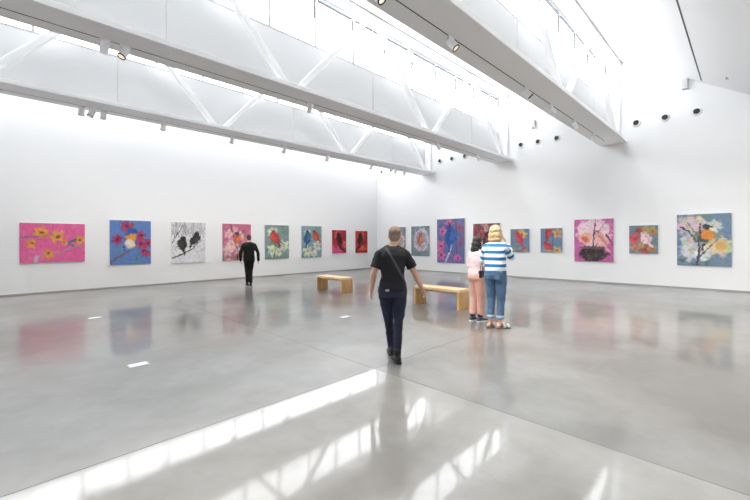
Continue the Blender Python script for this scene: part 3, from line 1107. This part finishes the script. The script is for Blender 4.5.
# ---- walking person in black, seen from behind
def walker():
    s = 1.0
    root = thing('person', 'person in black t-shirt and dark jeans walking away with a crossbody strap', 'person', (3.396, 3.115, 0), -math.atan2(.7046, .7096) + .05)
    hips = [(-.09, 0, .87), (.09, 0, .87)]
    knees = [(-.04, .15, .50), (.07, .02, .48)]
    ank = [(.0, .26, .10), (.05, -.07, .092)]
    shl, shr = (-.165, 0, 1.315), (.165, 0, 1.315)
    ell, elr = (-.235, -.03, 1.09), (.275, .02, 1.09)
    wrl, wrr = (-.26, .05, .87), (.385, .10, .87)
    hc = Vector((.032, .035, 1.545))
    HR = Matrix.Rotation(-.15, 3, 'Z') @ Matrix.Rotation(-.12, 3, 'X')
    b = bmesh.new()
    loft(b, [(x, y, z, rx * .93, ry) for x, y, z, rx, ry in torso_rings(s, -.014)])
    head(b, hc, .95, HR, (0, .005, 1.36))
    legs(b, hips, knees, ank, [.075, .066, .047, .045, .033], s)
    for sh, el, wr, q in ((shl, ell, wrl, -1), (shr, elr, wrr, 1)):
        sh, el, wr = Vector(sh), Vector(el), Vector(wr)
        tube(b, [sh, sh.lerp(el, .5), el, el.lerp(wr, .3), wr], [.05, .044, .036, .038, .025])
        d = (wr - el).normalized()
        hand(b, wr, d, Vector((-q, .15, 0)), Vector((0, 1, .2)), .95)
    for a in ank:
        tube(b, [Vector(a), Vector(a) + Vector((0, .1, -.05))], [.03, .025], 10)
    remeshed('body', b, SKIN, root, .0055, 3)
    eyes(root, hc, .93, HR)
    # t-shirt
    b = bmesh.new()
    loft(b, [(x, y, z, rx * .93, ry) for x, y, z, rx, ry in torso_rings(s, .014, z0=.86, z1=1.31)] + [(0, 0, 1.36, .138, .106), (0, 0, 1.395, .095, .085), (0, .004, 1.418, .067, .066)])
    for sh, el, q in ((shl, ell, -1), (shr, elr, 1)):
        sh, el = Vector(sh), Vector(el)
        tube(b, [Vector((q * .05, 0, 1.385)), Vector((q * .12, 0, 1.345)), sh], [.05, .056, .058])
        cyl(b, sh, sh.lerp(el, .72), .058, 18, .068)
    top = remeshed('shirt', b, mat('black_jersey', hexc(22, 23, 30), .85, bump=.1, bscale=30), root, .008, 4, .006, 8)
    # jeans
    b = bmesh.new()
    loft(b, [(x, y, z, rx * .95, ry) for x, y, z, rx, ry in torso_rings(s, .012, z0=.80, z1=.93)])
    legs(b, hips, knees, [(ank[0][0], ank[0][1], .13), (ank[1][0], ank[1][1] + .005, .13)], [.095, .088, .062, .056, .047], s)
    remeshed('jeans', b, mat('dark_denim', hexc(24, 30, 52), .8, bump=.12, bscale=50, vary=.15, vscale=12), root, .008, 4, .005, 10)
    bm = bmesh.new()
    box(bm, -.10, -.055, -.143, -.132, .878, .90)
    p = obj('pocket_patch', bm, mat('pale_patch', hexc(150, 150, 160), .6), root)
    p['label'] = 'pale patch on the back pocket'
    # hair
    b = bmesh.new()
    P = lambda x, y, z: hc + (HR @ Vector((x * .93, y * .93, z * .93)))
    ball(b, P(0, -.02, .038), .93, .084, .098, .092, HR.to_4x4(), 24, 16)
    ball(b, P(0, -.045, -.02), .93, .074, .066, .075, HR.to_4x4(), 24, 16)
    remeshed('hair', b, mat('short_brown_hair', hexc(128, 106, 92), .7, bump=.6, bscale=90, vary=.3, vscale=40), root, .006, 2, .004, 40)
    SH = mat('black_leather', hexc(22, 20, 22), .45)
    for a, yw, pt in ((ank[0], .0, 0), (ank[1], .12, 0)):
        b = bmesh.new()
        shoe_bm(b, a, yw, .98, pt)
        tube(b, [Vector(a), Vector(a) + Vector((0, 0, .06))], [.042, .046])
        sh_ = remeshed('shoe', b, SH, root, .007, 2)
        b = bmesh.new()
        sole_bm(b, a, yw, .98, pt)
        obj('sole', b, M_dark, sh_)
    # crossbody strap: left shoulder down over the back to the right hip and round the front
    bv = BVHTree.FromPolygons([v.co[:] for v in top.data.vertices], [p.vertices[:] for p in top.data.polygons])
    path = []
    n = 26
    for i in range(n + 1):
        t = i / n
        x, z = -.085 + t * .255, 1.40 - t * .46
        h_ = bv.ray_cast(Vector((x, -1, z)), Vector((0, 1, 0)))
        if h_[0]:
            path.append(h_[0] + Vector((0, -.005, 0)))
    for i in range(n + 1):
        t = 1 - i / n
        x, z = -.085 + t * .255, 1.40 - t * .46
        h_ = bv.ray_cast(Vector((x, 1, z)), Vector((0, -1, 0)))
        if h_[0]:
            path.append(h_[0] + Vector((0, .005, 0)))
    bm = bmesh.new()
    m = len(path)
    rows = []
    for i, p in enumerate(path):
        tn = (path[(i + 1) % m] - path[i - 1]).normalized()
        nr = bv.find_nearest(p)[1]
        sd = tn.cross(nr).normalized()
        rows.append([bm.verts.new(p + sd * .014 + nr * .001), bm.verts.new(p + sd * .014 + nr * .006), bm.verts.new(p - sd * .014 + nr * .006), bm.verts.new(p - sd * .014 + nr * .001)])
    for i in range(m):
        A_, B_ = rows[i], rows[(i + 1) % m]
        for k in range(4):
            bm.faces.new((A_[k], A_[(k + 1) % 4], B_[(k + 1) % 4], B_[k]))
    obj('strap', bm, mat('grey_strap', hexc(64, 62, 66), .7), root)
walker()

# ---- man in a black suit at the left wall
def suited_man():
    s = 1.04
    root = thing('person', 'man in black suit seen from behind, facing the left wall', 'person', (5.89, 12.02, 0), -.33)
    hips = [(-.085, 0, .90), (.085, 0, .90)]
    knees = [(-.06, .09, .50), (.055, .02, .50)]
    ank = [(-.045, .10, .095), (.04, -.08, .095)]
    shl, shr = (-.185, -.01, 1.365), (.185, -.01, 1.365)
    ell, elr = (-.285, -.05, 1.10), (.29, -.04, 1.10)
    wrl, wrr = (-.265, .05, .86), (.315, .05, .855)
    hc = Vector((.0, .06, 1.60))
    HR = Matrix.Rotation(.05, 3, 'Z') @ Matrix.Rotation(-.25, 3, 'X')
    b = bmesh.new()
    loft(b, torso_rings(s, -.012))
    head(b, hc, .97, HR, (0, .01, 1.43))
    legs(b, hips, knees, ank, [.075, .066, .047, .045, .033], 1)
    for sh, el, wr, q in ((shl, ell, wrl, -1), (shr, elr, wrr, 1)):
        sh, el, wr = Vector(sh), Vector(el), Vector(wr)
        tube(b, [sh, el, wr], [.045, .036, .026])
        hand(b, wr, (wr - el).normalized(), Vector((-q, .1, 0)), Vector((0, 1, .2)), 1.0, .6)
    for a in ank:
        tube(b, [Vector(a), Vector(a) + Vector((0, .1, -.05))], [.03, .025], 10)
    remeshed('body', b, SKIN, root, .006, 3)
    eyes(root, hc, .97, HR)
    SUIT = mat('black_suit_cloth', hexc(14, 14, 16), .85, bump=.1, bscale=40)
    b = bmesh.new()
    loft(b, [(0, -.005, .80, .185, .135), (0, -.005, .86, .19, .14), (0, 0, .95, .19, .14), (0, 0, 1.08, .175, .13), (0, 0, 1.2, .182, .132),
             (0, -.005, 1.31, .19, .135), (0, -.005, 1.38, .165, .12), (0, 0, 1.43, .12, .098), (0, .008, 1.475, .076, .076)])
    for sh, el, wr, q in ((shl, ell, wrl, -1), (shr, elr, wrr, 1)):
        sh, el, wr = Vector(sh), Vector(el), Vector(wr)
        tube(b, [Vector((q * .06, 0, 1.43)), Vector((q * .13, 0, 1.395)), sh, sh.lerp(el, .5), el, wr], [.048, .058, .062, .06, .055, .045])
    remeshed('jacket', b, SUIT, root, .008, 4, .005, 8)
    bm = bmesh.new()
    loft(bm, [(0, .012, 1.46, .07, .066), (0, .018, 1.495, .064, .062)])
    obj('shirt_collar', bm, mat('white_collar', (.7, .7, .7), .7), root, smooth=True)
    b = bmesh.new()
    loft(b, torso_rings(s, .012, z0=.80, z1=.93))
    legs(b, hips, knees, [(a[0], a[1] - .005, .115) for a in ank], [.098, .088, .07, .062, .056], 1)
    remeshed('trousers', b, SUIT, root, .008, 4, .004, 9)
    b = bmesh.new()
    P = lambda x, y, z: hc + (HR @ Vector((x * .97, y * .97, z * .97)))
    ball(b, P(0, -.02, .035), .97, .082, .096, .09, HR.to_4x4(), 24, 16)
    ball(b, P(0, -.05, -.02), .97, .07, .06, .07, HR.to_4x4(), 24, 16)
    remeshed('hair', b, mat('dark_grey_hair', hexc(52, 46, 42), .7, bump=.6, bscale=90), root, .006, 2, .003, 40)
    for a, yw in ((ank[0], .15), (ank[1], -.1)):
        b = bmesh.new()
        shoe_bm(b, (a[0], a[1], .09), yw, 1.0)
        sh_ = remeshed('shoe', b, mat('black_shoe_leather', hexc(18, 17, 18), .35), root, .007, 2)
        b = bmesh.new()
        sole_bm(b, (a[0], a[1], .09), yw, 1.0, th=.018)
        obj('sole', b, M_dark, sh_)
suited_man()

def stripe_material():
    m = bpy.data.materials.new('striped_knit')
    m.use_nodes = True
    nt = m.node_tree
    N, Lk = nt.nodes.new, nt.links.new
    b = nt.nodes['Principled BSDF']
    b.inputs['Roughness'].default_value = .9
    at = N('ShaderNodeAttribute')
    at.attribute_name = 'along'
    md = N('ShaderNodeMath')
    md.operation = 'FRACT'
    Lk(at.outputs['Fac'], md.inputs[0])
    r = N('ShaderNodeValToRGB')
    r.color_ramp.interpolation = 'CONSTANT'
    r.color_ramp.elements[0].color = (*hexc(42, 110, 160), 1)
    r.color_ramp.elements[1].position = .46
    r.color_ramp.elements[1].color = (*hexc(226, 240, 250), 1)
    Lk(md.outputs[0], r.inputs['Fac'])
    Lk(r.outputs['Color'], b.inputs['Base Color'])
    return m

# ---- woman in the striped sweater
def striped_woman():
    s = 1.035
    root = thing('person', 'blonde woman in blue and white striped sweater and rolled jeans', 'person', (5.905, 3.05, 0), -math.radians(84))
    hips = [(-.09, 0, .90), (.09, 0, .90)]
    knees = [(-.085, .025, .50), (.085, .03, .50)]
    ank = [(-.075, -.04, .09), (.085, -.02, .09)]
    shl, shr = Vector((-.17, 0, 1.365)), Vector((.17, 0, 1.365))
    ell, elr = Vector((-.24, .06, 1.14)), Vector((.215, .16, 1.20))
    wrl, wrr = Vector((-.12, .25, 1.10)), Vector((.125, .19, 1.43))
    hc = Vector((.0, .035, 1.615))
    HR = Matrix.Rotation(-.12, 3, 'Z') @ Matrix.Rotation(-.05, 3, 'X')
    b = bmesh.new()
    loft(b, torso_rings(s, -.012, 1))
    head(b, hc, .95, HR, (0, .0, 1.42))
    legs(b, hips, knees, ank, [.078, .068, .048, .046, .032], 1)
    for sh, el, wr, d, q in ((shl, ell, wrl, (.6, .8, .0), -1), (shr, elr, wrr, (-.35, -.05, .9), 1)):
        tube(b, [sh, el, wr], [.045, .036, .025])
        hand(b, wr, d, Vector((-q * .5, -.7, 0)) if q > 0 else Vector((.2, -.4, -.6)), Vector((-q * .6, .3, .6)), .9, .35)
    FY = Matrix.Rotation(-math.radians(34), 3, 'Z')
    for a in ank:
        Q = lambda x, y, z: Vector(a) + FY @ Vector((x, y, z))
        tube(b, [Q(0, 0, 0), Q(.005, .09, -.045), Q(.008, .15, -.056)], [.032, .03, .022], 10)
        ball(b, Q(0, -.03, -.04), .03)
        for k in range(5):
            x0 = -.028 + .014 * k
            tube(b, [Q(x0, .13, -.058), Q(x0 * 1.15, .18 - abs(k - 1.5) * .006, -.062)], [.009, .007], 8)
    remeshed('body', b, SKIN2, root, .0055, 3)
    eyes(root, hc, .95, HR)
    b = bmesh.new()
    loft(b, [(0, 0, .925, .168, .138), (0, 0, 1.0, .176, .146), (0, 0, 1.1, .175, .142), (0, 0, 1.22, .178, .14), (0, 0, 1.32, .172, .132),
             (0, 0, 1.385, .15, .11), (0, 0, 1.43, .105, .088), (0, .0, 1.465, .068, .068)])
    for sh, el, wr, q in ((shl, ell, wrl, -1), (shr, elr, wrr, 1)):
        tube(b, [Vector((q * .06, 0, 1.42)), sh, sh.lerp(el, .5), el, el.lerp(wr, .75)], [.05, .062, .062, .06, .05])
    sw = remeshed('sweater', b, stripe_material(), root, .008, 4, .006, 7)
    at = sw.data.attributes.new('along', 'FLOAT', 'POINT')
    vals = []
    per = .113
    for v in sw.data.vertices:
        p = v.co
        val = (p.z - .925) / per + .02
        for sh, el, wr in ((shl, ell, wrl), (shr, elr, wrr)):
            for a_, b_, base in ((sh, el, 0), (el, wr, (el - sh).length)):
                d = b_ - a_
                t = (p - a_).dot(d) / d.length_squared
                if .15 < t < 1.15 and (p - a_ - d * t).length < .085 and abs(p.x) > .155:
                    val = (1.365 - .925) / per + .02 - (base + t * d.length) / per
        vals.append(val + 20)
    at.data.foreach_set('value', vals)
    b = bmesh.new()
    loft(b, [(x, y, z, rx * .93, ry * .97) for x, y, z, rx, ry in torso_rings(s, .013, 1, z0=.80, z1=1.0)])
    legs(b, hips, knees, [(ank[0][0], ank[0][1] + .01, .21), (ank[1][0], ank[1][1] + .01, .21)], [.102, .094, .072, .066, .06], 1)
    jeans = remeshed('jeans', b, mat('blue_denim', hexc(78, 108, 140), .85, bump=.15, bscale=60, vary=.22, vscale=9), root, .008, 4, .006, 9)
    CUFF = mat('pale_denim_cuff', hexc(150, 170, 190), .85, bump=.1, bscale=60)
    for a in ank:
        bm = bmesh.new()
        loft(bm, [(a[0], a[1] + .01, .165, .06, .062), (a[0], a[1] + .01, .17, .066, .068), (a[0], a[1] + .01, .215, .067, .069), (a[0], a[1] + .01, .222, .058, .06)], 24, 2)
        c = obj('cuff', bm, CUFF, jeans, smooth=True)
        c['label'] = 'pale rolled cuff'
    for q in (-1, 1):
        bm = bmesh.new()
        box(bm, q * .085 - .042, q * .085 + .042, -.143, -.115, .83, .915)
        obj('back_pocket', bm, bpy.data.materials['blue_denim'], jeans, bevel=.006)
    b = bmesh.new()
    P = lambda x, y, z: hc + (HR @ Vector((x * .95, y * .95, z * .95)))
    R4 = HR.to_4x4()
    ball(b, P(0, -.025, .034), .95, .104, .114, .100, R4, 24, 16)
    ball(b, P(0, -.05, -.05), .95, .114, .088, .11, R4, 24, 16)
    ball(b, P(0, -.055, -.125), .95, .118, .076, .068, R4, 24, 16)
    for q in (-1, 1):
        ball(b, P(q * .088, .0, -.06), .95, .03, .056, .11, R4)
    remeshed('hair', b, mat('blonde_bob', hexc(198, 172, 134), .6, bump=.7, bscale=70, vary=.25, vscale=35), root, .007, 2, .007, 26)
    SND = mat('white_sandal', (.78, .76, .73), .5)
    for a in ank:
        b = bmesh.new()
        sole_bm(b, (a[0], a[1], .09), -math.radians(34), .98, th=.03, w=.052)
        so = obj('sandal', b, mat('grey_sandal_sole', hexc(120, 112, 104), .6), root, bevel=.004)
        for yy, rz in ((.06, .048), (.135, .054)):
            bm = bmesh.new()
            rows = []
            for i in range(11):
                t = PI * i / 10
                x, z = math.cos(t) * rz, math.sin(t) * (.074 if yy < .1 else .046)
                rows.append([bm.verts.new(Vector((a[0], a[1], 0)) + FY @ Vector((x * k, yy + dy, .026 + z * k))) for dy, k in ((-.022, 1), (.022, 1), (.022, 1.09), (-.022, 1.09))])
            for A_, B_ in zip(rows, rows[1:]):
                for k in range(4):
                    bm.faces.new((A_[k], A_[(k + 1) % 4], B_[(k + 1) % 4], B_[k]))
            bm.faces.new(rows[0][::-1])
            bm.faces.new(rows[-1])
            obj('sandal_strap', bm, SND, so)
    # small shoulder bag at her left hip
    t = thing('shoulder_bag', 'small black bag at the striped woman\'s left hip', 'bag', (0, 0, 0))
    bm = bmesh.new()
    box(bm, -.275, -.235, -.05, .10, .83, .95)
    obj('bag_body', bm, mat('black_bag', hexc(28, 28, 34), .5), t, bevel=.012)
    bm = bmesh.new()
    box(bm, -.279, -.231, -.053, .103, .90, .957)
    obj('bag_flap', bm, bpy.data.materials['black_bag'], t, bevel=.006)
    t.location, t.rotation_euler = root.location, root.rotation_euler
    bm = bmesh.new()
    tube(bm, [(-.255, -.02, .95), (-.255, -.02, 1.04), (-.25, .025, 1.08), (-.255, .07, 1.04), (-.255, .07, .95)], [.006] * 5, 8)
    obj('bag_handle', bm, bpy.data.materials['black_bag'], t)
striped_woman()

# ---- girl in pink
def pink_girl():
    s = .93
    root = thing('person', 'girl with long black hair in pale pink top and pink trousers', 'person', (6.128, 3.535, 0), -math.radians(104))
    hips = [(-.08, 0, .80), (.08, 0, .80)]
    knees = [(-.075, .02, .45), (.07, .02, .45)]
    ank = [(-.075, -.03, .09), (.065, .02, .09)]
    shl, shr = Vector((-.135, 0, 1.235)), Vector((.135, 0, 1.235))
    ell, elr = Vector((-.172, .01, 1.02)), Vector((.172, .02, 1.02))
    wrl, wrr = Vector((-.11, .17, .95)), Vector((.10, .18, .95))
    hc = Vector((.0, .045, 1.45))
    HR = Matrix.Rotation(-.1, 3, 'Z') @ Matrix.Rotation(.06, 3, 'X')
    b = bmesh.new()
    loft(b, torso_rings(s, -.02, 1))
    head(b, hc, .91, HR, (0, .0, 1.27))
    legs(b, hips, knees, ank, [.068, .06, .042, .04, .03], 1)
    for sh, el, wr, q in ((shl, ell, wrl, -1), (shr, elr, wrr, 1)):
        tube(b, [sh, el, wr], [.04, .032, .023])
        hand(b, wr, Vector((-q * .5, .8, .1)), Vector((-q * .3, -.3, -.7)), Vector((-q * .3, .3, .8)), .84, .4)
    for a in ank:
        tube(b, [Vector(a), Vector(a) + Vector((0, .1, -.05))], [.028, .022], 10)
    remeshed('body', b, SKIN2, root, .0055, 3)
    eyes(root, hc, .91, HR)
    b = bmesh.new()
    loft(b, [(0, 0, .80, .15, .125), (0, 0, .87, .158, .132), (0, 0, .96, .146, .122), (0, 0, 1.06, .143, .118), (0, 0, 1.17, .145, .114),
             (0, 0, 1.25, .142, .098), (0, 0, 1.295, .10, .078), (0, .0, 1.325, .062, .06)])
    for sh, el, wr, q in ((shl, ell, wrl, -1), (shr, elr, wrr, 1)):
        tube(b, [Vector((q * .06, 0, 1.27)), sh, sh.lerp(el, .5), el, el.lerp(wr, .85)], [.052, .058, .056, .054, .044])
    remeshed('sweatshirt', b, mat('pale_pink_fleece', hexc(228, 206, 208), .9, bump=.1, bscale=40), root, .008, 4, .007, 8)
    b = bmesh.new()
    loft(b, torso_rings(s, .012, 1, z0=.80, z1=.93))
    legs(b, hips, knees, [(a[0], a[1] + .005, .16) for a in ank], [.096, .088, .066, .06, .056], 1)
    remeshed('trousers', b, mat('salmon_pink_cotton', hexc(222, 172, 156), .85, bump=.12, bscale=50), root, .008, 4, .006, 9)
    b = bmesh.new()
    P = lambda x, y, z: hc + (HR @ Vector((x * .91, y * .91, z * .91)))
    R4 = HR.to_4x4()
    ball(b, P(0, -.022, .036), .91, .086, .104, .094, R4, 24, 16)
    ball(b, P(0, -.065, -.05), .91, .098, .08, .11, R4, 24, 16)
    ball(b, P(0, -.09, -.15), .91, .108, .07, .11, R4, 24, 16)
    ball(b, P(0, -.105, -.235), .91, .10, .055, .08, R4, 24, 16)
    for q in (-1, 1):
        ball(b, P(q * .07, -.025, -.08), .91, .026, .05, .11, R4)
    remeshed('hair', b, mat('black_hair', hexc(26, 22, 24), .45, bump=.5, bscale=60), root, .007, 3, .003, 20)
    SN = mat('dark_sneaker', hexc(64, 76, 90), .7)
    for a, yw in ((ank[0], .1), (ank[1], -.1)):
        b = bmesh.new()
        shoe_bm(b, (a[0], a[1], .09), yw, .92)
        sh_ = remeshed('sneaker', b, SN, root, .006, 2)
        b = bmesh.new()
        sole_bm(b, (a[0], a[1], .083), yw, .92, th=.028, w=.053)
        so = obj('sole', b, mat('pale_rubber', (.62, .66, .66), .6), sh_, bevel=.004)
        so['label'] = 'pale rubber sole'
        b = bmesh.new()
        loft(b, [(a[0], a[1], .10, .042, .048), (a[0], a[1], .165, .042, .044)], 18, 2)
        obj('sock', b, mat('navy_sock', hexc(36, 40, 60), .9), root, smooth=True)
pink_girl()

# ------------------------------------------------------------------ daylight
w = bpy.data.worlds.new('overcast_sky')
sc.world = w
w.use_nodes = True
bg = w.node_tree.nodes['Background']
bg.inputs['Color'].default_value = (.93, .965, 1, 1)
bg.inputs['Strength'].default_value = 2.0

# ------------------------------------------------------------------ camera
cd = bpy.data.cameras.new('camera')
cam = bpy.data.objects.new('camera', cd)
C.objects.link(cam)
cd.sensor_width = 36
cd.lens = 372.5 / 750 * 36
cd.shift_y = -8.8 / 750
cd.clip_start = .05
F = Vector((.7046, .7096, 0)).normalized()
Rv = Vector((F.y, -F.x, 0))
Z = Vector((0, 0, 1))
a = .005
r_ = Rv * math.cos(a) - Z * math.sin(a)
u_ = Z * math.cos(a) + Rv * math.sin(a)
M = Matrix((r_, u_, -F)).transposed().to_4x4()
M.translation = (0, 0, EYE)
cam.matrix_world = M
sc.camera = cam

sc.cycles.max_bounces = 14
sc.cycles.diffuse_bounces = 9
sc.cycles.glossy_bounces = 4
sc.cycles.transparent_max_bounces = 12
sc.cycles.use_denoising = True
sc.cycles.sample_clamp_indirect = 12
sc.cycles.caustics_reflective = False
vs = sc.view_settings
sc.display_settings.display_device = 'sRGB'
vs.view_transform = 'Standard'
vs.look = 'None'
vs.gamma = 1
vs.use_curve_mapping = False
vs.exposure = 0.13
